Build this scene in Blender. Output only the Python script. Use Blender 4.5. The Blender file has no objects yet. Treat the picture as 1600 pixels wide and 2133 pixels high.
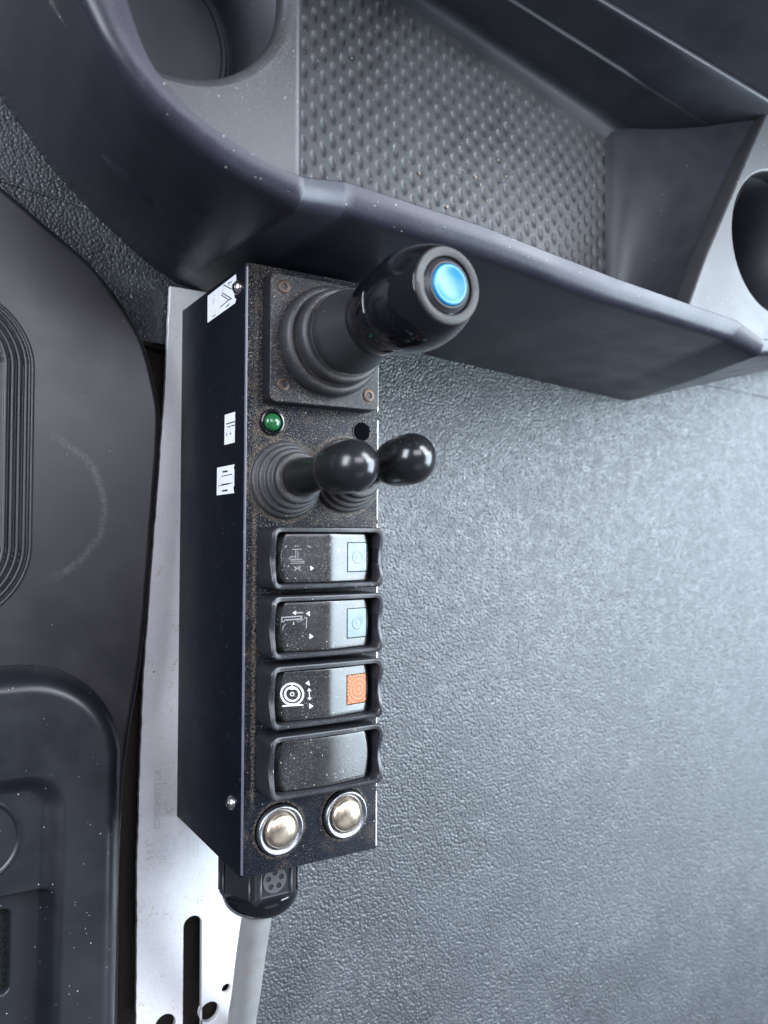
import bpy, bmesh, math, random
from math import pi, sin, cos, sqrt, radians
from mathutils import Vector, Matrix
random.seed(7)
S = 0.001                                   # everything below is written in millimetres
scene = bpy.context.scene
COL = scene.collection

# ------------------------------------------------------------------ camera
cam_d = bpy.data.cameras.new("camera"); cam = bpy.data.objects.new("camera", cam_d); COL.objects.link(cam)
R = [[0.85336913, -0.01820708, 0.52098909], [0.00358310, 0.99957116, 0.02906310], [0.52129482, 0.02293479, -0.85306840]]
CAM = (-118.19, 132.53, 297.96)
cam.matrix_world = Matrix(((R[0][0], R[0][1], -R[0][2], CAM[0]*S), (R[1][0], R[1][1], -R[1][2], CAM[1]*S),
                           (R[2][0], R[2][1], -R[2][2], CAM[2]*S), (0, 0, 0, 1)))
cam_d.sensor_fit = 'VERTICAL'; cam_d.sensor_height = 24.0; cam_d.sensor_width = 18.0
cam_d.lens = 1686.3/2133*24.0
cam_d.clip_start = 0.01; cam_d.clip_end = 50
cam_d.dof.use_dof = True; cam_d.dof.focus_distance = 0.335; cam_d.dof.aperture_fstop = 6.6
scene.camera = cam

# ------------------------------------------------------------------ light: cab interior, daylight through the glass, plus an added overhead fill
w = bpy.data.worlds.new("World"); scene.world = w; w.use_nodes = True
bg = w.node_tree.nodes['Background']; bg.inputs[0].default_value = (0.70, 0.75, 1.0, 1); bg.inputs[1].default_value = 0.20
def window(name, loc, target, sx, sy, power, col):
    d = bpy.data.lights.new(name, 'AREA'); d.shape = 'RECTANGLE'; d.size = sx; d.size_y = sy; d.energy = power; d.color = col
    o = bpy.data.objects.new(name, d); COL.objects.link(o); o.location = loc
    o.rotation_euler = (Vector(target) - Vector(loc)).to_track_quat('-Z', 'Y').to_euler()
window('side_window_light', (1.20, 0.13, 0.78), (0.1, 0.12, 0), 1.00, 0.78, 46.0, (0.74, 0.88, 1.0))
window('windscreen_light', (0.82, 0.86, 1.08), (0.1, 0.2, 0), 1.00, 0.60, 42.0, (0.84, 0.90, 1.0))
window('rear_window_light', (0.30, -0.85, 1.12), (0.1, 0.0, 0), 0.90, 0.55, 1.2, (0.86, 0.94, 1.0))
window('driver_window_light', (-1.05, 0.50, 0.66), (0.0, 0.15, 0), 0.80, 0.50, 26.0, (0.84, 0.90, 1.0))
window('added_overhead_light', (-0.05, 0.62, 1.45), (-0.05, 0.30, 0), 0.90, 0.50, 16.0, (0.86, 0.86, 1.0))  # added overhead fill to brighten plate and side panel, no known hatch
scene.view_settings.view_transform = 'Standard'; scene.view_settings.look = 'None'
scene.view_settings.exposure = 0; scene.view_settings.gamma = 1

# ------------------------------------------------------------------ materials
def lin(r, g, b):
    f = lambda c: (c/255/12.92 if c/255 <= .04045 else ((c/255+.055)/1.055)**2.4)
    return (f(r), f(g), f(b), 1)
class NT:
    def __init__(s, name):
        s.m = bpy.data.materials.new(name); s.m.use_nodes = True; s.t = s.m.node_tree
        s.b = s.t.nodes['Principled BSDF']
        g = s.t.nodes.new('ShaderNodeNewGeometry'); v = s.t.nodes.new('ShaderNodeVectorMath'); v.operation = 'SCALE'
        v.inputs['Scale'].default_value = 1000; s.t.links.new(g.outputs['Position'], v.inputs[0]); s.pos = v.outputs[0]; s.geo = g
    def link(s, a, b): s.t.links.new(a, b)
    def set(s, inp, v):
        if hasattr(v, 'is_output'): s.link(v, inp)
        else: inp.default_value = v
    def scaled(s, sc):
        v = s.t.nodes.new('ShaderNodeVectorMath'); v.operation = 'MULTIPLY'; s.link(s.pos, v.inputs[0]); v.inputs[1].default_value = sc; return v.outputs[0]
    def noise(s, scale, detail=2, rough=.5, vec=None, dist=0):
        n = s.t.nodes.new('ShaderNodeTexNoise'); n.inputs['Scale'].default_value = scale; n.inputs['Detail'].default_value = detail
        n.inputs['Roughness'].default_value = rough; n.inputs['Distortion'].default_value = dist; s.link(vec or s.pos, n.inputs['Vector']); return n.outputs['Fac']
    def vor(s, scale, vec=None, feature='F1', rnd=1.0):
        n = s.t.nodes.new('ShaderNodeTexVoronoi'); n.feature = feature; n.inputs['Scale'].default_value = scale; n.inputs['Randomness'].default_value = rnd
        s.link(vec or s.pos, n.inputs['Vector']); return n
    def ramp(s, x, a, b, lo=0.0, hi=1.0):
        n = s.t.nodes.new('ShaderNodeMapRange'); n.interpolation_type = 'SMOOTHSTEP'; s.set(n.inputs[0], x)
        n.inputs[1].default_value = a; n.inputs[2].default_value = b; n.inputs[3].default_value = lo; n.inputs[4].default_value = hi; return n.outputs[0]
    def math(s, op, a, b=0.0, c=None):
        n = s.t.nodes.new('ShaderNodeMath'); n.operation = op; s.set(n.inputs[0], a); s.set(n.inputs[1], b)
        if c is not None: s.set(n.inputs[2], c)
        return n.outputs[0]
    def mix(s, f, a, b):
        n = s.t.nodes.new('ShaderNodeMix'); n.data_type = 'RGBA'; s.set(n.inputs[0], f); s.set(n.inputs[6], a); s.set(n.inputs[7], b); return n.outputs[2]
    def bump(s, h, strength, dist):
        n = s.t.nodes.new('ShaderNodeBump'); n.inputs['Strength'].default_value = strength; n.inputs['Distance'].default_value = dist*S
        s.link(h, n.inputs['Height']); s.link(n.outputs[0], s.b.inputs['Normal'])
    def dist2(s, x, y):
        n = s.t.nodes.new('ShaderNodeVectorMath'); n.operation = 'DISTANCE'
        f = s.t.nodes.new('ShaderNodeVectorMath'); f.operation = 'MULTIPLY'; s.link(s.pos, f.inputs[0]); f.inputs[1].default_value = (1, 1, 0)
        s.link(f.outputs[0], n.inputs[0]); n.inputs[1].default_value = (x, y, 0); return n.outputs['Value']

def specks(n, density, scale=.24, size=.08, lint=True):
    """sparse light lint and dust grains: 0..1 mask"""
    d = n.noise(.5, 1)
    v = n.vor(scale, n.scaled((1, 1, 1)))
    thr = n.math('MULTIPLY', n.t.nodes.new('ShaderNodeSeparateColor').outputs[0], 1)
    sep = thr.node.inputs[0].links[0].from_node; n.link(v.outputs['Color'], sep.inputs[0])
    pick = n.math('LESS_THAN', sep.outputs[0], density)
    sz = n.math('MULTIPLY', sep.outputs[1], size)
    dot = n.math('LESS_THAN', v.outputs['Distance'], sz)
    out = n.math('MULTIPLY', n.math('MULTIPLY', pick, dot), n.math('GREATER_THAN', n.noise(.05, 3, .65), .46))
    if lint:
        v2 = n.vor(scale*.6, n.scaled((1, .3, 1))); s2 = n.t.nodes.new('ShaderNodeSeparateColor'); n.link(v2.outputs['Color'], s2.inputs[0])
        o2 = n.math('MULTIPLY', n.math('LESS_THAN', s2.outputs[0], density*.5), n.math('LESS_THAN', v2.outputs['Distance'], n.math('MULTIPLY', s2.outputs[2], size*.55)))
        out = n.math('MAXIMUM', out, o2)
    return out

def plastic(name, col, rough, grain=0, gscale=1.5, gdist=.1, dust=0.0, dcol=(.26, .235, .195, 1), speck=.25, var=.15, spec=.5, brown=None, ygrad=None, extra=None):
    n = NT(name); b = n.b
    mott = n.noise(.035, 4, .6)
    c = n.mix(n.ramp(mott, .3, .7), tuple(x*(1-var) for x in col[:3])+(1,), tuple(x*(1+var) for x in col[:3])+(1,))
    rgh = n.ramp(mott, .3, .7, rough-.05, rough+.06)
    if dust:
        fine = n.noise(1.7, 3, .75); area = n.noise(.06, 3, .6)
        sz = n.t.nodes.new('ShaderNodeSeparateXYZ'); n.link(n.geo.outputs['Normal'], sz.inputs[0]); up = n.ramp(sz.outputs[2], .35, .8)
        m = n.math('MULTIPLY', n.ramp(fine, .56, .61), n.ramp(area, .35, .65, .35*dust, dust)); m = n.math('MULTIPLY', m, up)
        if ygrad:
            sy = n.t.nodes.new('ShaderNodeSeparateXYZ'); n.link(n.pos, sy.inputs[0]); m = n.math('MULTIPLY', m, n.ramp(sy.outputs[1], ygrad[0], ygrad[1], .22, 1))
        c = n.mix(m, c, dcol)
        rgh = n.math('ADD', rgh, n.math('MULTIPLY', m, .25))
    if brown:
        m = n.math('MULTIPLY', n.ramp(n.noise(.09, 4, .65), .5, .66), n.ramp(n.noise(1.6, 3, .7), .4, .62)); m = n.math('MULTIPLY', m, brown)
        sz = n.t.nodes.new('ShaderNodeSeparateXYZ'); n.link(n.geo.outputs['Normal'], sz.inputs[0]); m = n.math('MULTIPLY', m, n.ramp(sz.outputs[2], .35, .8))
        c = n.mix(m, c, (.15, .105, .065, 1))
    if extra: c = extra(n, c)
    if speck:
        sp_ = n.math('MAXIMUM', specks(n, speck), n.math('MULTIPLY', specks(n, speck*.9, .62, .17, False), .7))
        sz = n.t.nodes.new('ShaderNodeSeparateXYZ'); n.link(n.geo.outputs['Normal'], sz.inputs[0])
        sp_ = n.math('MULTIPLY', sp_, n.ramp(sz.outputs[2], -.1, .5, .12, 1))
        c = n.mix(sp_, c, (.40, .38, .35, 1))
    n.set(b.inputs['Base Color'], c); n.set(b.inputs['Roughness'], rgh); b.inputs['Specular IOR Level'].default_value = spec
    if grain: n.bump(n.noise(gscale, 2, .5), grain, gdist)
    return n.m

def leather(name, col, rough, cell=.68, dist=.34, strength=1.0):
    """moulded leather grain: small irregular pebbles"""
    n = NT(name)
    v = n.vor(cell, None, 'SMOOTH_F1'); v.inputs['Smoothness'].default_value = .18
    h = n.math('MULTIPLY', n.math('SUBTRACT', 1.0, n.math('POWER', v.outputs['Distance'], 1.8)), 1.5)
    h = n.math('ADD', h, n.math('MULTIPLY', n.noise(cell*1.3, 1, .5, None, .3), .55))
    mott = n.noise(.02, 4, .6); mid = n.noise(.12, 3, .6)
    c = n.mix(n.ramp(mott, .3, .7), tuple(x*.85 for x in col[:3])+(1,), tuple(x*1.15 for x in col[:3])+(1,))
    c = n.mix(n.math('MULTIPLY', n.ramp(mid, .55, .75), .25), c, (.12, .12, .12, 1))
    c = n.mix(specks(n, .06, .12, .06, False), c, (.5, .5, .5, 1))
    wear = n.math('MULTIPLY', n.ramp(n.noise(.45, 4, .75), .5, .66), n.ramp(n.noise(.016, 3, .6), .42, .62))
    c = n.mix(n.math('MULTIPLY', wear, .5), c, (.16, .165, .17, 1))
    n.set(n.b.inputs['Base Color'], c); n.set(n.b.inputs['Roughness'], n.math('ADD', n.ramp(n.noise(.17, 5, .7), .36, .64, rough-.10, rough+.10), n.math('MULTIPLY', n.ramp(mott, .35, .65), .06)))
    n.b.inputs['Specular IOR Level'].default_value = .68
    n.bump(h, strength, dist)
    return n.m

def metal(name, col, rough, var=.1, grime=0.0):
    n = NT(name); m = n.noise(.3, 4, .65)
    c = n.mix(n.ramp(m, .3, .7), tuple(x*(1-var) for x in col[:3])+(1,), col)
    if grime: c = n.mix(n.math('MULTIPLY', n.ramp(n.noise(.5, 4, .7), .5, .62), grime), c, (.10, .06, .035, 1))
    n.set(n.b.inputs['Base Color'], c); n.b.inputs['Metallic'].default_value = 1; n.set(n.b.inputs['Roughness'], n.ramp(m, .3, .7, rough, rough+.1))
    return n.m

def flat(name, col, rough=.5, metallic=0):
    n = NT(name); c = n.mix(n.ramp(n.noise(.4, 3), .3, .7), tuple(x*.93 for x in col[:3])+(1,), col)
    n.set(n.b.inputs['Base Color'], c); n.b.inputs['Roughness'].default_value = rough; n.b.inputs['Metallic'].default_value = metallic; return n.m

def m_plate():
    n = NT('brushed_aluminium')
    big = n.noise(.03, 4, .6); c = n.mix(n.ramp(big, .3, .7), (.67, .67, .68, 1), (.77, .77, .765, 1))
    fine = n.noise(1.3, 4, .75)
    c = n.mix(n.math('MULTIPLY', n.ramp(fine, .52, .66), .4), c, (.40, .41, .42, 1))
    stain = n.math('MULTIPLY', n.ramp(n.noise(.13, 4, .7), .60, .68), n.ramp(n.noise(1.1, 3, .7), .45, .6))
    c = n.mix(n.math('MULTIPLY', stain, .7), c, (.40, .29, .15, 1))
    v = n.vor(.16); sc = n.t.nodes.new('ShaderNodeSeparateColor'); n.link(v.outputs['Color'], sc.inputs[0])
    d = n.math('MULTIPLY', n.math('LESS_THAN', sc.outputs[0], .35), n.math('LESS_THAN', v.outputs['Distance'], n.math('MULTIPLY', sc.outputs[1], .075)))
    c = n.mix(n.math('MULTIPLY', d, .85), c, (.06, .05, .045, 1))
    n.set(n.b.inputs['Base Color'], c); n.b.inputs['Metallic'].default_value = .25; n.set(n.b.inputs['Roughness'], n.ramp(fine, .3, .7, .36, .48))
    n.bump(n.noise(2.0, 3, .7), .12, .1)
    return n.m

def m_carpet(name, col):
    n = NT(name); f = n.noise(1.8, 4, .75); c = n.mix(n.ramp(f, .35, .7), tuple(x*.4 for x in col[:3])+(1,), tuple(x*1.6 for x in col[:3])+(1,))
    c = n.mix(specks(n, .3, .25, .10), c, (.30, .27, .23, 1))
    n.set(n.b.inputs['Base Color'], c); n.b.inputs['Roughness'].default_value = .95; n.b.inputs['Specular IOR Level'].default_value = .1
    n.bump(f, 1.0, 1.2); return n.m

def m_side_panel():
    n = NT('scuffed_dark_plastic')
    mott = n.noise(.03, 4, .6)
    c = n.mix(n.ramp(mott, .3, .7), (.008, .008, .009, 1), (.013, .0125, .014, 1))
    d = n.dist2(-70, 144); wob = n.math('ADD', d, n.math('MULTIPLY', n.math('SUBTRACT', n.noise(.08, 4, .7), .5), 5))
    ring = n.math('MULTIPLY', n.ramp(n.math('ABSOLUTE', n.math('SUBTRACT', wob, 31.5)), 0, 2.6, 1, 0), n.ramp(n.noise(.9, 3, .7), .3, .65))
    sx = n.t.nodes.new('ShaderNodeSeparateXYZ'); n.link(n.pos, sx.inputs[0])
    ring = n.math('MULTIPLY', ring, n.ramp(sx.outputs[0], -66, -52))
    c = n.mix(n.math('MULTIPLY', ring, .32), c, (.13, .125, .12, 1))
    fine = n.noise(2.0, 3, .7)
    c = n.mix(n.math('MULTIPLY', n.ramp(fine, .55, .75), n.ramp(n.noise(.05, 3), .4, .7, 0, .25)), c, (.16, .15, .14, 1))
    c = n.mix(specks(n, .16, .14, .075), c, (.55, .55, .55, 1))
    n.set(n.b.inputs['Base Color'], c); n.set(n.b.inputs['Roughness'], n.ramp(mott, .3, .7, .34, .42)); n.bump(n.noise(1.6, 2), .12, .1)
    return n.m

def m_lens(name, col, rays=False):
    n = NT(name)
    c = col
    if rays:
        d = n.dist2(45.2, 70.5)
        sx = n.t.nodes.new('ShaderNodeSeparateXYZ'); n.link(n.pos, sx.inputs[0])
        a = n.math('ARCTAN2', n.math('SUBTRACT', sx.outputs[1], 70.5), n.math('SUBTRACT', sx.outputs[0], 45.2))
        r = n.math('SINE', n.math('MULTIPLY', a, 26)); q = n.math('SINE', n.math('MULTIPLY', d, 3.6))
        c = n.mix(n.math('MULTIPLY', n.ramp(r, -.2, 1), n.ramp(q, -.8, .6)), (.30, .055, .012, 1), (.50, .21, .05, 1))
    else:
        d = n.noise(.18, 2)
        c = n.mix(n.ramp(d, .35, .65), tuple(x*.8 for x in col[:3])+(1,), col)
    n.set(n.b.inputs['Base Color'], c); n.b.inputs['Roughness'].default_value = .36; n.b.inputs['Specular IOR Level'].default_value = .3
    n.b.inputs['Subsurface Weight'].default_value = .0
    return n.m

def box_dirt(n, c):
    """dust that has settled in the corner beside the switches and round the lever boots"""
    sp = n.t.nodes.new('ShaderNodeSeparateXYZ'); n.link(n.pos, sp.inputs[0])
    wob = n.math('MULTIPLY', n.math('SUBTRACT', n.noise(.25, 3, .7), .5), 2.2)
    band = n.ramp(n.math('ABSOLUTE', n.math('SUBTRACT', n.math('ADD', sp.outputs[0], wob), 4.2)), .1, 1.3, 1, 0)
    band = n.math('MULTIPLY', band, n.math('MULTIPLY', n.ramp(sp.outputs[1], 22, 34), n.ramp(sp.outputs[1], 138, 150, 1, .4)))
    rings = None
    for x, y, r_ in ((17.3, 154.6, 16.2), (44.8, 157.6, 16.2), (11, 177.4, 5.8), (15.6, 16.2, 10.4), (45, 17.2, 10.4)):
        q = n.ramp(n.math('ABSOLUTE', n.math('SUBTRACT', n.math('ADD', n.dist2(x, y), wob), r_)), .1, 1.7, .8, 0)
        rings = q if rings is None else n.math('MAXIMUM', rings, q)
    sz = n.t.nodes.new('ShaderNodeSeparateXYZ'); n.link(n.geo.outputs['Normal'], sz.inputs[0])
    m = n.math('MULTIPLY', n.math('MAXIMUM', band, rings), n.ramp(n.noise(1.1, 3, .75), .42, .58))
    return n.mix(n.math('MULTIPLY', n.math('MULTIPLY', m, .8), n.ramp(sz.outputs[2], .5, .9)), c, (.15, .122, .09, 1))
M = {}
M['floor'] = leather('moulded_floor_grain', (.036, .040, .045, 1), .41)
M['box'] = plastic('black_powder_coat', (.003, .0045, .009, 1), .46, .5, 1.4, .12, dust=1.0, speck=.5, brown=.35, spec=.13, ygrad=(30, 170), extra=box_dirt)
M['worn'] = flat('painted_edge_highlight', (.62, .63, .64, 1), .35, .4)  # pale metal tone, holds the bright line of the right edge
M['fold_highlight'] = plastic('painted_fold_highlight', (.10, .105, .13, 1), .35, .3, 1.2, .1, speck=.2)  # lighter than the coat: fold highlight put into the colour
M['joy_plate'] = plastic('dusty_black_plate', (.010, .010, .012, 1), .48, .3, 1.6, .08, dust=.55, speck=.4, brown=.3, spec=.3)
M['rubber'] = plastic('dusty_rubber', (.024, .024, .026, 1), .52, .25, 1.2, .08, dust=.4, speck=.2, brown=.3)
M['gloss'] = plastic('gloss_black', (.006, .006, .008, 1), .10, 0, speck=.12)
M['satin'] = plastic('satin_black_knob', (.010, .010, .011, 1), .24, 0, speck=.08)
M['bezel'] = plastic('worn_grey_bezel', (.020, .0195, .019, 1), .5, .2, 1.5, .05, dust=.35, speck=0, spec=.35)
M['bezel_dark'] = plastic('dark_bezel', (.020, .019, .021, 1), .45, 0, speck=0, spec=.35)
M['blue'] = flat('blue_button', (.004, .155, .32, 1), .36)
M['frame'] = plastic('switch_frame_plastic', (.014, .015, .018, 1), .36, .2, 1.8, .05, dust=.2, speck=.25)
M['rocker'] = plastic('switch_rocker_plastic', (.013, .013, .0135, 1), .27, .35, 1.8, .06, dust=.3, speck=.8, spec=.78)
M['white_print'] = flat('white_print', (.55, .55, .55, 1), .5)
M['worn_print'] = flat('worn_print', (.20, .20, .20, 1), .5)
M['label'] = flat('white_label', (.84, .86, .90, 1), .45)
M['black_print'] = flat('black_print', (.015, .015, .018, 1), .5)
M['grey_print'] = flat('grey_print', (.36, .38, .42, 1), .5)
M['lens_white'] = m_lens('pale_lens', (.20, .245, .265, 1))
M['lens_teal'] = m_lens('pale_teal_lens', (.16, .215, .23, 1))
M['lens_orange'] = m_lens('orange_lens', (.7, .2, .07, 1), True)
M['green'] = flat('green_lens', (.014, .095, .032, 1), .16)
M['chrome'] = metal('chrome_cap', (.74, .62, .47, 1), .27, .12)  # warm reflection of the surroundings is put into the cap colour
M['steel'] = metal('steel_rim', (.30, .31, .33, 1), .30, .15)
M['screw'] = metal('zinc_screw', (.62, .60, .58, 1), .22, .2, .3)
M['rust'] = metal('rusty_screw', (.10, .078, .068, 1), .5, .2, .8)
M['hole'] = flat('dark_void', (.003, .003, .004, 1), .9); M['hole'].node_tree.nodes['Principled BSDF'].inputs['Specular IOR Level'].default_value = 0
M['plate'] = m_plate()
M['engrave'] = flat('engraved_line', (.52, .53, .55, 1), .6, .5)
M['carpet'] = m_carpet('dark_carpet', (.050, .041, .036, 1))
M['side_panel'] = m_side_panel(); M['pocket'] = m_carpet('pocket_felt', (.018, .018, .019, 1))
M['console'] = plastic('console_plastic', (.022, .022, .032, 1), .36, .35, 1.5, .06, dust=.14, speck=.3, spec=.32)
M['console_in'] = plastic('console_inner_plastic', (.025, .026, .033, 1), .45, .3, 1.5, .06, speck=.05)
M['cup_panel'] = plastic('cup_panel_plastic', (.034, .034, .037, 1), .42, .5, 1.3, .08, dust=.25, speck=.3)
M['mat'] = plastic('tray_mat_rubber', (.032, .032, .035, 1), .47, .2, 1.5, .05, dust=.30, speck=.3, spec=.6)
M['cable'] = plastic('grey_cable_jacket', (.205, .208, .206, 1), .42, 0, speck=0, brown=.5, dust=.2, var=.08)
M['gland'] = plastic('black_gland', (.016, .016, .019, 1), .35, .1, 1.2, .05, speck=.1)
M['housing'] = plastic('housing_plastic', (.008, .009, .012, 1), .36, .3, 1.5, .08, speck=.14)
M['rubber2'] = plastic('boot_rubber', (.020, .021, .023, 1), .42, .2, 1.3, .06, speck=.03)
M['emblem'] = flat('emblem_grey', (.055, .055, .06, 1), .5)

# ------------------------------------------------------------------ builders
def obj(name, verts, faces, mat, parent=None, loc=(0, 0, 0), smooth=False, rot=None):
    me = bpy.data.meshes.new(name); me.from_pydata([(v[0]*S, v[1]*S, v[2]*S) for v in verts], [], faces)
    me.materials.append(mat); me.update()
    if smooth: me.shade_smooth()
    return place(name, me, parent, loc, rot)
def place(name, me, parent=None, loc=(0, 0, 0), rot=None):
    o = bpy.data.objects.new(name, me); COL.objects.link(o); o.location = Vector(loc)*S
    if rot: o.rotation_euler = rot
    if parent: o.parent = parent
    return o
def from_bm(name, bm, mat, parent=None, loc=(0, 0, 0), smooth=False, rot=None, recalc=True):
    if recalc: bmesh.ops.recalc_face_normals(bm, faces=bm.faces)
    for v in bm.verts: v.co *= S
    me = bpy.data.meshes.new(name); bm.to_mesh(me); bm.free(); me.materials.append(mat)
    if smooth: me.shade_smooth()
    return place(name, me, parent, loc, rot)
def smooth_angle(o, deg=35):
    me = o.data; me.shade_smooth()
    bm = bmesh.new(); bm.from_mesh(me)
    for e in bm.edges:
        if len(e.link_faces) == 2 and e.calc_face_angle(0) > radians(deg): e.smooth = False
    bm.to_mesh(me); bm.free(); return o
def tag(o, label=None, cat=None, group=None, kind=None):
    for k, v in (('label', label), ('category', cat), ('group', group), ('kind', kind)):
        if v: o[k] = v
    return o
def empty(name, loc, label, cat, group=None):
    o = bpy.data.objects.new(name, None); COL.objects.link(o); o.location = Vector(loc)*S; o.empty_display_size = .01
    return tag(o, label, cat, group)
def lathe(prof, n=48, lean=(0, 0), zref=90.0):
    """prof: (r, z) list; lean shifts the axis by lean*(z/zref)"""
    vs, fs = [], []
    for r, z in prof:
        ox, oy = lean[0]*z/zref, lean[1]*z/zref
        for k in range(n):
            a = 2*pi*k/n; vs.append((r*cos(a)+ox, r*sin(a)+oy, z))
    for i in range(len(prof)-1):
        for k in range(n):
            k2 = (k+1) % n; fs.append((i*n+k, i*n+k2, (i+1)*n+k2, (i+1)*n+k))
    if prof[-1][0] > .01: fs.append(tuple((len(prof)-1)*n+k for k in range(n)))
    return vs, fs
def arc(cx, cz, r, a0, a1, n=8):
    return [(cx+r*cos(radians(a0+(a1-a0)*i/n)), cz+r*sin(radians(a0+(a1-a0)*i/n))) for i in range(n+1)]
def box_bm(bm, x0, x1, y0, y1, z0, z1):
    v = [bm.verts.new(p) for p in ((x0, y0, z0), (x1, y0, z0), (x1, y1, z0), (x0, y1, z0), (x0, y0, z1), (x1, y0, z1), (x1, y1, z1), (x0, y1, z1))]
    for f in ((3, 2, 1, 0), (4, 5, 6, 7), (0, 1, 5, 4), (1, 2, 6, 5), (2, 3, 7, 6), (3, 0, 4, 7)): bm.faces.new([v[i] for i in f])
def rrect(x0, x1, y0, y1, r, n=6):
    pts = []
    for cx, cy, a in ((x1-r, y1-r, 0), (x0+r, y1-r, 90), (x0+r, y0+r, 180), (x1-r, y0+r, 270)):
        for i in range(n+1):
            t = radians(a+90*i/n); pts.append((cx+r*cos(t), cy+r*sin(t)))
    return pts
def circle(cx, cy, r, n=32): return [(cx+r*cos(2*pi*i/n), cy+r*sin(2*pi*i/n)) for i in range(n)]
def plate(name, loops, z0, z1, mat, parent=None, loc=(0, 0, 0), bevel=0.0, rot=None, res=2):
    """flat sheet with holes: loops[0] is the outline, the rest are cut out"""
    cu = bpy.data.curves.new(name, 'CURVE'); cu.dimensions = '2D'; cu.fill_mode = 'BOTH'
    for lp in loops:
        sp = cu.splines.new('POLY'); sp.points.add(len(lp)-1); sp.use_cyclic_u = True
        for p, q in zip(sp.points, lp): p.co = (q[0]*S, q[1]*S, 0, 1)
    cu.extrude = ((z1-z0)/2-bevel)*S; cu.bevel_depth = bevel*S; cu.bevel_resolution = res; cu.offset = -bevel*S
    t = bpy.data.objects.new('tmp', cu); COL.objects.link(t)
    bpy.context.view_layer.update()
    me = bpy.data.meshes.new_from_object(t.evaluated_get(bpy.context.evaluated_depsgraph_get()))
    bpy.data.objects.remove(t); bpy.data.curves.remove(cu)
    for v in me.vertices: v.co.z += (z0+z1)/2*S
    me.name = name; me.materials.clear(); me.materials.append(mat)
    o = place(name, me, parent, loc, rot); smooth_angle(o, 40); return o
def ribbons(strokes, lift, fz=None):
    """flat printed strokes: width 0 means a filled polygon"""
    vs, fs = [], []
    z = fz or (lambda x, y: 0.0)
    for wd, pts in strokes:
        if wd == 0:
            b = len(vs); vs += [(x, y, z(x, y)+lift) for x, y in pts]; fs.append(tuple(range(b, b+len(pts)))); continue
        P = [Vector(p) for p in pts]
        for i in range(len(P)-1):
            d = (P[i+1]-P[i]); L = d.length
            if L < 1e-6: continue
            d /= L; nn = Vector((-d.y, d.x))*wd/2; e = d*wd*.35; k = len(vs); up = lift + .004*(i % 2)
            for q in (P[i]-e+nn, P[i]-e-nn, P[i+1]+e-nn, P[i+1]+e+nn): vs.append((q.x, q.y, z(q.x, q.y)+up))
            fs.append((k, k+1, k+2, k+3))
    return vs, fs
def heightfield(x0, x1, y0, y1, nx, ny, f):
    vs = [];
    for j in range(ny+1):
        y = y0+(y1-y0)*j/ny
        for i in range(nx+1):
            x = x0+(x1-x0)*i/nx; vs.append((x, y, f(x, y)))
    fs = [(j*(nx+1)+i, j*(nx+1)+i+1, (j+1)*(nx+1)+i+1, (j+1)*(nx+1)+i) for j in range(ny) for i in range(nx)]
    return vs, fs
def sdbox(x, y, cx, cy, hx, hy, r):
    qx, qy = abs(x-cx)-hx+r, abs(y-cy)-hy+r
    return min(max(qx, qy), 0)+sqrt(max(qx, 0)**2+max(qy, 0)**2)-r
def sstep(t):
    t = max(0, min(1, t)); return t*t*(3-2*t)
def fillet(d, r):       # 0 outside, quarter circle up to 1 at depth r inside
    if d <= 0: return 0.0
    if d >= r: return 1.0
    return sqrt(max(0, 1-(1-d/r)**2))
def catmull(P, n):
    out = []
    for i in range(len(P)-1):
        p0 = P[max(i-1, 0)]; p1 = P[i]; p2 = P[i+1]; p3 = P[min(i+2, len(P)-1)]
        for k in range(n):
            t = k/n
            out.append(tuple(.5*((2*b)+(-a+c)*t+(2*a-5*b+4*c-d)*t*t+(-a+3*b-3*c+d)*t**3) for a, b, c, d in zip(p0, p1, p2, p3)))
    out.append(tuple(P[-1])); return out

# printed symbols (stroke width, points in mm)
SYM1= [(0.28, [(-15.11, 3.31), (-11.46, 3.38)]), (0.28, [(-13.75, 3.17), (-13.73, -0.14)]), (0.22, [(-12.92, 2.72), (-12.9, -0.15)]), (0.3, [(-16.29, -0.2), (-15.57, 0.54), (-13.88, 0.52)]), (0.3, [(-15.81, -0.56), (-11.19, -0.52)]), (0.25, [(-15.8, -1.22), (-10.45, -1.29), (-10.44, -1.95), (-15.79, -2.1)]), (0.4, [(-14.24, -3.44), (-13.36, -4.03), (-14.08, -4.77)]), (0.4, [(-11.9, -3.35), (-12.73, -4.04), (-11.89, -4.81)]), (0, [(-7.97, -3.1), (-6.37, -4.02), (-7.71, -4.98)]), (0.5, [(-14.15, 4.59), (-13.96, 4.59)]), (0.4, [(-13.18, 4.58), (-12.93, 4.58)]), (0.4, [(-9.01, 4.79), (-7.77, 4.16)])]
SYM2= [(0.5, [(-13.81, 5.36), (-10.79, 5.31)]), (0, [(-14.88, 5.37), (-13.53, 6.1), (-13.52, 4.51)]), (0, [(-9.52, 4.99), (-7.99, 5.8), (-7.98, 3.8)]), (0, [(-8.03, -2.93), (-6.44, -4.14), (-8.02, -5.02)]), (0.45, [(-18.26, 2.12), (-19.07, 2.17), (-19.09, 3.74), (-11.27, 3.96), (-11.27, 2.9), (-18.03, 2.68)]), (0.35, [(-10.04, 3.46), (-9.21, 3.24), (-9.38, -0.64)]), (0.2, [(-13.21, 1.99), (-11.51, 3.45)]), (0.2, [(-12.48, 1.64), (-10.04, 2.93)]), (0.25, [(-18.72, -0.99), (-18.49, 0.31), (-17.54, 1.13)])]
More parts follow.
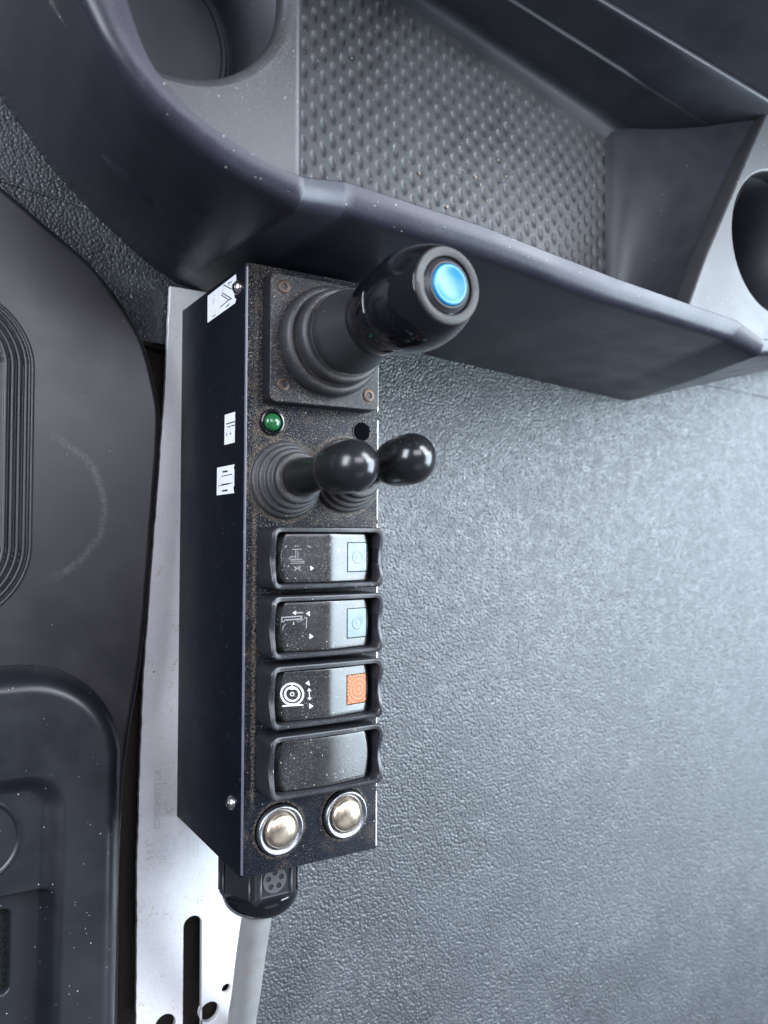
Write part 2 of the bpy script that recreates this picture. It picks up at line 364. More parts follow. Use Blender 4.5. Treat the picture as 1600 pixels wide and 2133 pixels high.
SYM3= [(0.5, [(-18.49, -3.63), (-10.54, -3.77)]), (0, [(-9.62, 4.49), (-8.15, 5.46), (-7.79, 3.35)]), (0, [(-8.09, -3.28), (-6.26, -4.58), (-7.93, -5.46)]), (0.35, [(-8.03, 1.48), (-7.86, -1.41)]), (0, [(-8.91, 1.43), (-8.08, 2.5), (-7.04, 1.34)]), (0, [(-8.79, -1.14), (-7.8, -2.12), (-6.92, -1.24)]), (0.4, [(-15.43, 2.63), (-13.98, 2.58)]), (0.5, [(-14.82, 4.88), (-14.81, 3.44)]), (0.75, [(-10.42, 0.26), (-10.52, -0.64), (-10.84, -1.47), (-11.36, -2.19), (-12.05, -2.76), (-12.87, -3.16), (-13.79, -3.36), (-14.76, -3.36), (-15.72, -3.16), (-16.64, -2.76), (-17.46, -2.2), (-18.14, -1.49), (-18.66, -0.67), (-18.98, 0.21), (-19.1, 1.11), (-18.99, 2.0), (-18.69, 2.82), (-18.18, 3.53), (-17.51, 4.11), (-16.69, 4.51), (-15.78, 4.72), (-14.82, 4.74), (-13.85, 4.55), (-12.93, 4.16), (-12.1, 3.6), (-11.4, 2.89), (-10.87, 2.07), (-10.54, 1.18), (-10.42, 0.26)]), (0.75, [(-11.98, 0.41), (-12.05, -0.16), (-12.25, -0.7), (-12.58, -1.16), (-13.03, -1.53), (-13.56, -1.79), (-14.15, -1.92), (-14.77, -1.92), (-15.39, -1.79), (-15.98, -1.54), (-16.51, -1.17), (-16.95, -0.72), (-17.29, -0.19), (-17.5, 0.38), (-17.57, 0.96), (-17.51, 1.53), (-17.31, 2.06), (-16.98, 2.52), (-16.54, 2.89), (-16.02, 3.15), (-15.43, 3.29), (-14.81, 3.3), (-14.19, 3.17), (-13.59, 2.92), (-13.06, 2.56), (-12.61, 2.1), (-12.27, 1.58), (-12.06, 1.0), (-11.98, 0.41)]), (0.4, [(-14.11, 0.62), (-14.13, 0.48), (-14.18, 0.35), (-14.26, 0.24), (-14.36, 0.15), (-14.49, 0.09), (-14.63, 0.06), (-14.78, 0.06), (-14.93, 0.09), (-15.08, 0.15), (-15.21, 0.24), (-15.31, 0.35), (-15.39, 0.48), (-15.45, 0.61), (-15.46, 0.75), (-15.45, 0.89), (-15.4, 1.02), (-15.32, 1.13), (-15.21, 1.22), (-15.09, 1.28), (-14.94, 1.32), (-14.79, 1.32), (-14.64, 1.29), (-14.5, 1.23), (-14.37, 1.14), (-14.26, 1.03), (-14.18, 0.9), (-14.13, 0.76), (-14.11, 0.62)])]
STK1= [(0.45, [(5.63, 2.66), (1.63, 11.58)]), (0.2, [(5.63, 2.66), (2.69, 1.01)]), (0.45, [(2.69, 1.01), (-2.53, 12.09), (-2.35, 9.0)]), (0.45, [(2.05, -0.05), (-2.35, 9.0), (-2.89, -1.23)]), (0.4, [(4.47, 12.12), (4.59, 8.61), (5.27, 8.3)]), (0.4, [(4.59, 8.61), (3.72, 9.05)]), (0.4, [(-4.56, 5.7), (-4.37, 9.25), (-4.13, 7.79)]), (0.4, [(-4.37, 9.25), (-3.64, 9.36)]), (0.12, [(4.76, -3.42), (-5.06, -3.82)]), (0.15, [(4.27, -11.3), (4.59, -9.48), (3.34, -7.63), (1.2, -8.48), (1.2, -11.68)]), (0.15, [(-0.07, -11.64), (-4.63, -11.05)]), (0.35, [(-4.71, -11.05), (-4.8, -6.95)]), (0.12, [(-4.8, -6.95), (-0.82, -6.61)]), (0.2, [(3.12, -9.9), (2.22, -9.41), (0.12, -10.5)])]
STK2= [(0.5, [(2.35, -3.46), (2.24, 5.76)]), (0.15, [(2.16, -3.46), (-2.14, -3.57)]), (0.5, [(0.9, -1.9), (0.92, 0.54)]), (0.45, [(0.89, 2.15), (0.86, 5.74)]), (0.15, [(0.83, -2.17), (-2.18, -2.25)]), (0.18, [(0.86, 0.7), (-2.0, 0.61)]), (0.18, [(0.85, 1.99), (-2.11, 1.69)]), (0.6, [(-2.1, -3.57), (-2.12, -2.64)]), (0.6, [(-2.13, 0.78), (-2.13, 1.85)])]
STK3= [(0.7, [(3.82, -2.94), (3.71, 2.3)]), (0.3, [(4.33, -3.23), (2.88, -2.97)]), (0.35, [(2.01, -4.57), (2.17, 7.7)]), (0.15, [(1.97, -4.85), (-1.81, -8.45)]), (0.3, [(-1.89, -8.74), (-1.61, 3.79), (-1.29, 7.79)]), (0.6, [(-1.57, -4.48), (-1.5, 3.79)]), (0.1, [(2.17, 7.7), (-1.28, 7.68)]), (0.1, [(1.79, -5.13), (-1.38, -5.16)]), (0.7, [(-4.16, -3.57), (-4.1, 2.23)]), (0.3, [(-3.42, 1.99), (-4.76, 2.3)])]

# ================================================================== THE SETTING
FZ = -86.0
def floor_z(x, y):
    e = 466+(y-65)*.04; z = FZ
    if x > e:
        t = min((x-e)/130, 1); z -= 130*(1-sqrt(1-t*t))
    return z
vs, fs = heightfield(33, 592, -330, 470, 110, 120, floor_z)
k = len(vs)
v2, f2 = heightfield(-190, 33, 224, 470, 20, 20, lambda x, y: FZ if x < -10 or x > 32.9 else FZ-3.0)
v2 = [(x, y, z) for x, y, z in v2]
fl = obj('floor', vs+v2, fs+[tuple(i+k for i in f) for f in f2], M['floor'], smooth=True)
tag(fl, kind='structure')
# moulded joint lines of the floor cover
def tube_mesh(path, r, n=12):
    P = [Vector(p) for p in path]; vs, fs = [], []
    up = Vector((0, 0, 1))
    for i, p in enumerate(P):
        t = (P[min(i+1, len(P)-1)]-P[max(i-1, 0)]).normalized(); a = t.cross(up)
        if a.length < 1e-4: a = Vector((1, 0, 0))
        a.normalize(); b = a.cross(t)
        rr = r[i] if isinstance(r, (list, tuple)) else r
        for q in range(n):
            th = 2*pi*q/n; v = p+a*rr*cos(th)+b*rr*sin(th); vs.append(tuple(v))
    for i in range(len(P)-1):
        for q in range(n):
            q2 = (q+1) % n; fs.append((i*n+q, i*n+q2, (i+1)*n+q2, (i+1)*n+q))
    fs.append(tuple(range(n))); fs.append(tuple((len(P)-1)*n+q for q in range(n))[::-1]); return vs, fs
vs, fs = tube_mesh([(-130, 293, FZ-.4), (-80.4, 286.5, FZ-.4), (-52, 283, FZ-.4), (-30, 281, FZ-.4)], 1.1, 8)
obj('joint_bead', vs, fs, M['floor'], fl, smooth=True)
vs, fs = tube_mesh([(380, 244.5, FZ-.5), (480, 241.6, FZ-.5)], .8, 8)
obj('joint_bead', vs, fs, M['floor'], fl, smooth=True)

vs, fs = heightfield(-200, 33.5, -330, 224, 8, 20, lambda x, y: -95.0)
vs += [(-12, 222, -89.5), (30, 222, -89.5), (30, 262, -89.5), (-12, 262, -89.5)]; fs = fs+[tuple(len(vs)-4+i for i in range(4))]
k = len(vs); vs += [(-600, -700, -260), (1200, -700, -260), (1200, 900, -260), (-600, 900, -260)]; fs = fs+[(k, k+1, k+2, k+3)]
cp = obj('carpet', vs, fs, M['carpet']); tag(cp, kind='structure')

# ================================================================== MOUNTING PLATE
mp = empty('mounting_plate', (8, 60, -85), 'pale aluminium mounting plate with slot and round holes under the black box', 'bracket')
def W(p, t): return (p[0]-t.location.x/S, p[1]-t.location.y/S, p[2]-t.location.z/S)
rg = random.Random(3)
left = [(-6, 251), (-7.8, 204), (-10.6, 158), (-13.5, 113), (-16.3, 69), (-17.5, 25), (-18.3, -19), (-17.9, -91), (-17.5, -190)]
leftf = []
for a, b in zip(left[:-1], left[1:]):
    m = int(abs(a[1]-b[1])/3)
    for i in range(m):
        t = i/m; leftf.append((a[0]+(b[0]-a[0])*t+(rg.uniform(-.15, .15)), a[1]+(b[1]-a[1])*t))
outline = leftf+[(-17.5, -190), (34, -190), (34, 251)]
slot = [(3.7+9.0*(0.5+0.5*cos(a)) , -53+4.5*sin(a)) for a in [pi*i/12 for i in range(13)]]+[(4.2, -150), (13.2, -150)]
outline = [(x-8, y-60) for x, y in outline]
holes = [[(x-8, y-60) for x, y in lp] for lp in (slot, circle(17, -96, 4.7), circle(25.3, -87.4, 2.3), circle(-4.4, -95.5, 4.8))]
plate('sheet', [outline]+holes, 0, 3, M['plate'], mp, bevel=.25)
def text_outline(name, body, size, loc, parent, mat, rz=pi/2, th=.09, sp=1.25):
    cu = bpy.data.curves.new(name, 'FONT'); cu.body = body; cu.size = size*S; cu.fill_mode = 'NONE'; cu.bevel_depth = th*S; cu.bevel_resolution = 0; cu.resolution_u = 3
    cu.space_character = sp
    t = bpy.data.objects.new('tmp', cu); COL.objects.link(t); bpy.context.view_layer.update()
    me = bpy.data.meshes.new_from_object(t.evaluated_get(bpy.context.evaluated_depsgraph_get()))
    bpy.data.objects.remove(t); me.materials.clear(); me.materials.append(mat)
    return place(name, me, parent, loc, (0, 0, rz))
text_outline('engraved_lettering', 'EDPROPERTY.DK', 3.9, (-8.0-8, -4.6-60, 3.03), mp, M['engrave'], th=.07, sp=.92)
text_outline('engraved_lettering', '555', 4.0, (-11.2-8, -18.0-60, 3.03), mp, M['engrave'], th=.07, sp=1.45)
vs, fs = ribbons([(.16, circle(-13.2, -73.6, 5.5, 34)), (.16, circle(-13.2, -73.6, 4.3, 30)),
    (.16, [(-16.0, -75.6), (-16.0, -73.2), (-14.2, -73.2), (-14.2, -75.4), (-12.4, -75.4), (-12.4, -72.4)]), (.16, [(-15.6, -71.6), (-12.6, -71.6), (-11.2, -72.6)]),
    (.14, [(-2.4, -70), (-2.4, -81)]), (.14, [(.2, -72), (.2, -80.4), (1.2, -81.4), (2.2, -80.4), (2.2, -71)])], 3.02)
obj('engraved_mark', vs, fs, M['engrave'], mp)

# ================================================================== CONTROL BOX
BX, BY, BZ = 30.5, 120.0, -82.0
box = empty('control_box', (BX, BY, BZ), 'black metal control box with blue topped joystick, small levers and rocker switches', 'control box')
def L(x, y, z): return (x-BX, y-BY, z-BZ)
WB, LB = 61.0, 240.0
# folded cover: outer skin with a rounded left fold, open under the lower end
bm = bmesh.new()
rad = 2.0
prof = [(0, -82), (0, -rad)]+[(rad-rad*cos(radians(a)), -rad+rad*sin(radians(a))) for a in (22, 45, 68)]+[(rad, 0), (WB-1.2, 0), (WB-.6, -.16), (WB-.16, -.6), (WB, -1.2), (WB, -82)]
ringA = [bm.verts.new(L(x, 0.0 if i > 4 else -.0, z)) for i, (x, z) in enumerate(prof)]
ringB = [bm.verts.new(L(x, LB, z)) for x, z in prof]
for i in range(len(prof)-1): bm.faces.new((ringA[i], ringA[i+1], ringB[i+1], ringB[i]))
bm.faces.new(ringB)
hs = from_bm('housing', bm, M['box'], box); smooth_angle(hs, 50)
# the hole in the top is a near-black disc: its shade is put into the colour
# end flap tucked behind the folded edge
bm = bmesh.new(); box_bm(bm, 1.2-BX, WB-1.2-BX, 1.6-BY, 3.0-BY, -81-BZ, -1.2-BZ); from_bm('end_flap', bm, M['box'], box)
# dark lower side strip (inner chassis) that shows as a step at the lower left end
bm = bmesh.new(); box_bm(bm, 1.0-BX, 2.2-BX, .4-BY, 8-BY, -80-BZ, -3-BZ); from_bm('inner_tab', bm, M['box'], box)

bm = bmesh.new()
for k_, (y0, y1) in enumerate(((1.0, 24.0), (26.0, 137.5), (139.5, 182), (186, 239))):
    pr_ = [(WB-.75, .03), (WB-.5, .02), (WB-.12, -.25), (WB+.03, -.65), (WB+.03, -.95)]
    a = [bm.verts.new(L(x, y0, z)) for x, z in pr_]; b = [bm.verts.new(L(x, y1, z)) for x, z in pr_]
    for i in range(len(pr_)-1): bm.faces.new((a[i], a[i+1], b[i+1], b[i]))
from_bm('edge_highlight', bm, M['worn'], box, smooth=True)  # pale metal strips that carry the right edge's highlight in their colour
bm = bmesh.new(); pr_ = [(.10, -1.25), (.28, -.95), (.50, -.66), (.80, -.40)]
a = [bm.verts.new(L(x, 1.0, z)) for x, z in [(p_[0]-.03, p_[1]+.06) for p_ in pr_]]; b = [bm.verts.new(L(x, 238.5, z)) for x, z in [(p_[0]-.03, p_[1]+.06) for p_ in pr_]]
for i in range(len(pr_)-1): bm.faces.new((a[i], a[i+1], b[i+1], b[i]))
from_bm('edge_highlight', bm, M['fold_highlight'], box, smooth=True)  # pale strip painted in place of the highlight on the left fold

def screw_dome(name, r, h, loc, rot, mat, parent):
    vs, fs = lathe([(r, 0)]+[(r*cos(radians(a)), h*sin(radians(a))) for a in (15, 35, 55, 70)]+[(r*.45, h), (r*.40, h*.45)], 24)
    o = obj(name, vs, fs, mat, parent, loc, True, rot); smooth_angle(o, 50); return o
screw_dome('screw', 2.9, 2.3, L(0, 26.3, -10.4), (0, -pi/2, 0), M['screw'], box)
screw_dome('screw', 3.0, 2.4, L(0, 232, -8.6), (0, -pi/2, 0), M['screw'], box)

# --- stickers on the left side (local x -> world y, local y -> world z)
ROT = Matrix(((0, 0, -1), (1, 0, 0), (0, 1, 0))).to_euler()
def sticker(cy, cz, outline, strokes, label):
    o = plate('sticker', [outline], 0, .12, M['label'], box, L(-.02, cy, cz), 0, (0, 0, 0)); o.rotation_euler = ROT
    o['label'] = label
    thin = [s for s in strokes if s[0] < .2]; bold = [s for s in strokes if s[0] >= .2 or s[0] == 0]
    vs, fs = ribbons(bold, .15); s = obj('symbol', vs, fs, M['black_print'], o)
    vs, fs = ribbons(thin, .14); s = obj('symbol', vs, fs, M['grey_print'], o)
    return o
# a sticker's x axis must run along +y and face -x: x=(0,1,0) y=(0,0,1) gives normal (1,0,0), so print is laid on the flipped side
ROT = Matrix(((0, 0, -1), (-1, 0, 0), (0, 1, 0))).to_euler()
def flip(st): return [(wd, [(-a, b) for a, b in p]) for wd, p in st]
def stkout(pts, cy, cz): return [(-(y-cy), z-cz) for y, z in pts]
sticker(232, -28, stkout([(238, -45.4), (238.3, -11.4), (236.2, -10.9), (234.6, -11.6), (232.3, -13.2), (229.2, -12.8), (228.0, -11.0), (226.6, -12.0), (226, -45.2)], 232, -28), flip(STK1), 'white label with a crane arm symbol and a notch at the screw')
sticker(176, -17, stkout([(182.4, -22.6), (182.2, -11), (169.8, -11.2), (169.9, -22.8)], 176, -17), flip(STK2), 'small white label with a bracket shaped symbol')
sticker(155, -21, stkout([(161, -31.2), (161, -11.1), (159.4, -12), (158.9, -11.3), (152.2, -11.3), (151.6, -12.2), (149.4, -11.3), (149.3, -31.4)], 155, -21), flip(STK3), 'white label with a tipper symbol and two T shaped arrows')

# --- joystick
jx, jy = 32.2, 210.0
jb = plate('joystick', [rrect(6.8-jx, 56-jx, 184.6-jy, 235.4-jy, 2.5)], 0, 8, M['joy_plate'], box, L(jx, jy, 0.02), .6)
jb['label'] = 'large joystick with a black egg shaped knob and blue button'
bel = [(21.6, 8), (22.1, 10.2), (22.0, 12.6), (21.2, 14.6), (20.0, 15.6), (18.8, 15.3), (17.7, 14.2), (17.3, 14.6), (18.3, 16.6), (18.9, 19), (18.7, 21.4), (17.8, 22.9), (16.5, 23.2), (15.1, 22.0), (14.6, 22.4), (15.4, 24.4), (16.0, 26.8), (16.0, 29), (15.5, 31), (14.6, 33.6), (13.4, 38.5), (12.5, 43.5), (12, 47.5)]
vs, fs = lathe(bel, 56, (0, 2.0)); obj('bellows', vs, fs, M['rubber'], jb, smooth=True)
lower = [(10.5, 44.6), (12.2, 44.6), (12.9, 45.4), (13.6, 48.5), (14.6, 53), (15.5, 58), (16.1, 63.5), (15.9, 63.7)]
vs, fs = lathe(lower, 56, (0, 2.2)); smooth_angle(obj('grip_base', vs, fs, M['gloss'], jb), 40)
grip = [(15.9, 63.7), (16.3, 64.3), (16.85, 67), (17.15, 70.5), (17.15, 74), (16.75, 78), (15.9, 82), (14.7, 85.6), (13.5, 88.3), (12.8, 89.4), (12.6, 89.8)]
vs, fs = lathe(grip, 64, (0, 2.2)); obj('grip', vs, fs, M['gloss'], jb, smooth=True)
ring = [(12.65, 89.6), (12.55, 90.2), (12.15, 90.6), (9.8, 90.6), (9.5, 90.4), (9.4, 88.6), (9.35, 88.6)]
vs, fs = lathe(ring, 56, (0, 2.2)); smooth_angle(obj('bezel_ring', vs, fs, M['bezel'], jb), 45)
inner = [(9.2, 88.3), (9.0, 89.6), (8.6, 90.1), (7.7, 90.6), (7.4, 91.2), (6.95, 91.2), (6.8, 89.9)]
vs, fs = lathe(inner, 56, (0, 2.2)); smooth_angle(obj('button_collar', vs, fs, M['bezel_dark'], jb), 45)
cap = [(6.7, 90.0), (6.65, 91.3), (6.4, 91.75), (6.0, 91.9), (5.4, 91.75), (4.2, 91.3), (2.4, 91.05), (.05, 91.0)]
vs, fs = lathe(cap, 48, (0, 2.2)); obj('button_cap', vs, fs, M['blue'], jb, smooth=True)
for sx_, sy_ in ((12.5, 230.2), (12.4, 191.7), (51.2, 190.8), (51.4, 229.6)):
    vs, fs = lathe([(2.75, 0), (2.75, .25), (2.5, .4), (1.35, .4), (1.3, -.6)], 20); smooth_angle(obj('screw', vs, fs, M['rust'], jb, (sx_-jx, sy_-jy, 8.0), True), 40)

# --- indicator lamp and the empty hole
vs, fs = lathe([(5.2, 0), (5.2, 1.3), (4.9, 1.7), (4.4, 1.8), (4.0, 1.3), (3.7, .4)], 36)
il = smooth_angle(obj('indicator_light', vs, fs, M['gloss'], box, L(11, 177.4, 0.01), True), 40); il['label'] = 'small green indicator light in a black collar'
vs, fs = lathe([(3.6, .4), (3.5, 1.6), (3.0, 2.5), (2.0, 3.1), (.9, 3.35), (.02, 3.4)], 28); obj('lens', vs, fs, M['green'], il, smooth=True)
vs, fs = lathe([(4.35, -.05), (4.3, .25), (3.95, .2), (3.9, -.1)], 32)
ho = smooth_angle(obj('empty_hole', vs, fs, M['box'], box, L(52.4, 176.6, 0.03), True), 40)
vs, fs = lathe([(3.92, .1), (.01, .1)], 32); obj('hole_shade_disc', vs, fs, M['hole'], ho)

# --- two small levers
def lever(cx, cy, lean, label):
    boot = [(15.6, 0)]+arc(14.2, 1.6, 1.4, -70, 100, 5)+[(13.2, 3.2)]+arc(12.6, 4.8, 1.3, -60, 110, 6)+[(11.6, 6.4), (11.4, 6.8)]+arc(10.9, 8.4, 1.2, -60, 110, 6)+[(9.9, 9.8), (9.7, 10.2)]+arc(8.9, 12.6, 1.4, -60, 110, 6)+[(7.6, 14.0), (7.1, 13.6)]
    vs, fs = lathe(boot, 44, (lean[0]*.4, lean[1]*.4), 54)
    o = obj('lever_switch', vs, fs, M['rubber'], box, L(cx, cy, 0.01), True); o['label'] = label
    stem = [(7.6, 13.2), (7.4, 17), (6.8, 22), (6.0, 28), (5.5, 34), (5.6, 37)]
    vs, fs = lathe(stem, 36, lean, 54); obj('stem', vs, fs, M['satin'], o, smooth=True)
    kn = [(5.4, 35.2), (6.4, 36.0), (7.8, 38.6), (8.7, 42), (9.1, 46), (9.25, 50)]+[(9.25*cos(radians(a)), 54.2+9.3*sin(radians(a))) for a in (0, 12, 24, 36, 48, 60, 70, 80, 89)]
    vs, fs = lathe(kn, 44, lean, 54); obj('knob', vs, fs, M['satin'], o, smooth=True)
lever(17.3, 154.6, (0.6, 1.9), 'small black lever with an oval knob beside the green light')
lever(44.8, 157.6, (-2.6, 2.6), 'small black lever with an oval knob at the right edge of the box')

# --- rocker switches
FX, FY = 25.0, 12.15
def frame_mesh():
    N = 7
    def loop(inset, r):
        base = rrect(-FX+inset, FX-inset, -FY+inset, FY-inset, r, N)
        out = []
        for i in range(len(base)):
            a = base[i]; b = base[(i+1) % len(base)]; d = sqrt((a[0]-b[0])**2+(a[1]-b[1])**2); m = max(1, int(d/1.0))
            for q in range(m): out.append((a[0]+(b[0]-a[0])*q/m, a[1]+(b[1]-a[1])*q/m))
        return out
    def resample(lp, n):
        P = [Vector(p) for p in lp]; Ls = [0]
        for i in range(len(P)): Ls.append(Ls[-1]+(P[(i+1) % len(P)]-P[i]).length)
        out = []; j = 0
        for q in range(n):
            s = Ls[-1]*q/n
            while Ls[j+1] < s: j += 1
            t = (s-Ls[j])/max(1e-9, Ls[j+1]-Ls[j]); v = P[j].lerp(P[(j+1) % len(P)], t); out.append((v.x, v.y))
        return out
    def top(x, y):
        e = sstep((abs(x)-20.5)/4.0)
        return 14.2 - 2.2*e*(.5+.5*cos(min(1, abs(y)/9.0)*pi)) - .5*sstep((abs(x)-6)/14)*(1-e) + .1*e
    n = 150
    lo = [(0, 3.4, None, 0), (0, 3.4, 0, -.8), (.2, 3.3, 0, -.28), (.5, 3.1, 0, -.06), (.85, 2.9, 0, 0), (1.9, 2.2, 0, 0), (2.2, 2.0, 0, -.4), (2.3, 1.9, 5, 0)]
    vs, fs = [], []
    for ins, r, fixed, dz in lo:
        for x, y in resample(loop(ins, r), n):
            z = 0 if fixed is None else (4.0 if fixed == 5 else top(x, y)+dz); vs.append((x, y, z))
    for i in range(len(lo)-1):
        for k in range(n):
            k2 = (k+1) % n; fs.append((i*n+k, i*n+k2, (i+1)*n+k2, (i+1)*n+k))
    fs.append(tuple((len(lo)-1)*n+k for k in range(n)))
    return vs, fs
RX, RY = 21.7, 9.7
def rock_z(x, y, crest=13.3, drop=3.3, soft=1.4):
    a = sqrt(x*x+soft*soft)-soft
    return crest - drop*a/20.0 - .0022*y*y*0
def rocker_mesh(crest, drop, soft):
    def f(x, y):
        z = rock_z(x, y, crest, drop, soft)
        end = 19.0-.016*y*y
        if abs(x) > end: z -= (abs(x)-end)**1.5*.85
        e = RY-abs(y)
        if e < .5: z -= .5*(1-e/.5)**2
        return z
    xs = [-RX+2*RX*i/76 for i in range(77)]; ys = [-RY, -RY+.12, -RY+.3, -RY+.6]+[-RY+.6+(2*RY-1.2)*i/16 for i in range(1, 17)]+[RY-.3, RY-.12, RY]
    vs = [(x, y, f(x, y)) for y in ys for x in xs]; nx = len(xs); fs = [(j*nx+i, j*nx+i+1, (j+1)*nx+i+1, (j+1)*nx+i) for j in range(len(ys)-1) for i in range(nx-1)]
    per = [i for i in range(nx)]+[j*nx+nx-1 for j in range(1, len(ys))]+[(len(ys)-1)*nx+i for i in range(nx-2, -1, -1)]+[j*nx for j in range(len(ys)-2, 0, -1)]
    b = len(vs); vs += [(vs[i][0], vs[i][1], 3.5) for i in per]; m = len(per)
    fs += [(per[i], b+i, b+(i+1) % m, per[(i+1) % m]) for i in range(m)]
    return vs, fs
PITCH = 26.6
rv, rf = frame_mesh()
fr = obj('rocker_switch', rv, rf, M['frame'], box, L(30.5, 123.7, 0.02), True); smooth_angle(fr, 45)
rv, rf = rocker_mesh(13.3, 3.3, 1.4)
rk = obj('rocker', rv, rf, M['rocker'], fr, (0, 0, 0), True); smooth_angle(rk, 60)
def lens_mesh():
    x0, x1, y0, y1 = 8.9, 18.4, -5.7, 5.8
    lp = rrect(x0, x1, y0, y1, .9, 4); vs, fs = [], []
    for ins, up in ((0, -.5), (0, .05), (.25, .16)):
        lq = rrect(x0+ins, x1-ins, y0+ins, y1-ins, .8, 4); vs += [(x, y, 13.3-3.3*(x-1.33)/20.0+up) for x, y in lq]
    n = len(lp)
    for i in range(2):
        for k in range(n): fs.append((i*n+k, i*n+(k+1) % n, (i+1)*n+(k+1) % n, (i+1)*n+k))
    fs.append(tuple(2*n+k for k in range(n))); return vs, fs
lv, lf = lens_mesh()
ln = obj('indicator_lens', lv, lf, M['lens_white'], fr, (0, 0, 0))
ld_v, ld_f = lathe([(2.7, 0), (2.6, .16), (2.2, .20), (1.9, .10), (1.0, .22), (.02, .26)], 28)
ld = obj('lens_dome', ld_v, ld_f, M['lens_white'], fr, (13.7, .05, 13.3-3.3*(13.7-1.33)/20.0+.12), True, (0, math.atan(3.3/20), 0))
gk = ribbons([(.28, [(8.75, -5.85), (18.55, -5.85), (18.55, 5.95), (8.75, 5.95), (8.75, -5.85)])], .06, rock_z)
gs = obj('lens_gasket', gk[0], gk[1], M['hole'], fr)
labels = ['rocker switch with a pale window and a small hook symbol', 'rocker switch with a pale teal window and a worn bracket symbol', 'rocker switch with an orange window and a white wheel symbol']
frames = [fr]
fr['label'] = labels[0]
for i in (1, 2):
    c = fr.copy(); COL.objects.link(c); c.parent = box; c.location = Vector(L(30.5, 123.7-PITCH*i, 0.02))*S; c['label'] = labels[i]
    k = rk.copy(); COL.objects.link(k); k.parent = c
    if i == 1:
        d_ = ld.copy(); d_.data = ld.data.copy(); d_.data.materials.clear(); d_.data.materials.append(M['lens_teal']); COL.objects.link(d_); d_.parent = c
    g_ = gs.copy(); COL.objects.link(g_); g_.parent = c
    l = ln.copy(); l.data = ln.data.copy(); l.data.materials.clear(); l.data.materials.append(M['lens_teal'] if i == 1 else M['lens_orange']); COL.objects.link(l); l.parent = c
    frames.append(c)
for f_, sym, mt in zip(frames, (SYM1, SYM2, SYM3), (M['worn_print'], M['worn_print'], M['white_print'])):
    lines = [s for s in sym if s[0] > 0]; solid = [s for s in sym if s[0] == 0]
    vs, fs = ribbons(lines, .05, rock_z); obj('symbol', vs, fs, mt, f_)
    vs, fs = ribbons(solid, .05, rock_z); obj('arrow_symbol', vs, fs, M['white_print'], f_)
bl = fr.copy(); bl.name = 'blanking_plate'; COL.objects.link(bl); bl.parent = box; bl.location = Vector(L(30.5, 123.7-PITCH*3, 0.02))*S
bl['label'] = 'plain black blanking plate below the rocker switches'
rv, rf = rocker_mesh(13.0, 3.0, 5.0); smooth_angle(obj('insert', rv, rf, M['rocker'], bl, (0, 0, 0), True), 60)

# --- two push buttons
def push_button(cx, cy, label):
    prof = [(9.9, 0), (9.9, 1.4), (9.6, 2.2), (9.2, 2.6), (8.7, 2.6), (7.2, 1.2), (6.9, .6)]
    vs, fs = lathe(prof, 48); o = smooth_angle(obj('push_button', vs, fs, M['steel'], box, L(cx, cy, .02), True), 60); o['label'] = label
    vs, fs = lathe([(10.4, 0), (10.3, .35), (9.8, .4)], 48); obj('gasket', vs, fs, M['hole'], o)
    cp_ = [(6.7, .8), (6.65, 2.2), (6.2, 2.9), (5.2, 3.5), (3.6, 4.0), (1.8, 4.25), (.02, 4.3)]
    vs, fs = lathe(cp_, 44); obj('cap', vs, fs, M['chrome'], o, smooth=True)
push_button(15.6, 16.2, 'domed metal push button nearer the left edge')
push_button(45.0, 17.2, 'domed metal push button nearer the right edge')

# --- cable gland at the lower end
gx, gz = 24.8, -40.0
bm = bmesh.new(); n6 = 6; R6 = 19.0
A = [bm.verts.new((R6*cos(pi/3*k), -.3, R6*sin(pi/3*k))) for k in range(6)]
B = [bm.verts.new((R6*cos(pi/3*k), -22.5, R6*sin(pi/3*k))) for k in range(6)]
C_ = [bm.verts.new((R6*.9*cos(pi/3*k), -25.5, R6*.9*sin(pi/3*k))) for k in range(6)]
for k in range(6):
    k2 = (k+1) % 6; bm.faces.new((A[k], A[k2], B[k2], B[k])); bm.faces.new((B[k], B[k2], C_[k2], C_[k]))
bm.faces.new(C_); bm.faces.new(A[::-1])
gl = from_bm('cable_gland', bm, M['gland'], box, L(gx, 1.5, gz)); gl['label'] = 'black hexagonal cable gland with a round five hole emblem'
# ribs along the corners
for k in (1, 2, 3):
    a = pi/3*k
    for da in (-.13, .13):
        vs, fs = tube_mesh([(R6*.965*cos(a+da), -1, R6*.965*sin(a+da)), (R6*.965*cos(a+da), -22.4, R6*.965*sin(a+da))], .55, 6); obj('rib', vs, fs, M['gland'], gl, smooth=True)
dome = [(16.6, 24.5), (16.8, 25.5), (16.5, 27.5), (15.4, 30), (13.6, 32.2), (11.5, 33.6), (8.8, 34.2), (8.0, 33.6), (7.8, 28)]
vs, fs = lathe(dome, 44); obj('dome_nut', vs, fs, M['gloss'], gl, (0, 0, 0), True, (pi/2, 0, 0))
zt = R6*cos(pi/6)
em = plate('emblem', [circle(0, 0, 5.4, 36)]+[circle(3.1*cos(radians(18+72*k)), 3.1*sin(radians(18+72*k)), 1.2, 14) for k in range(5)], 0, .35, M['emblem'], gl, (-.5, -15.5, zt))
fm = plate('emblem_frame', [rrect(-7.4, 7.4, -6.6, 7.0, .4, 2), rrect(-6.9, 6.9, -6.1, 6.5, .3, 2)], 0, .25, M['emblem'], gl, (-.5, -15.5, zt))

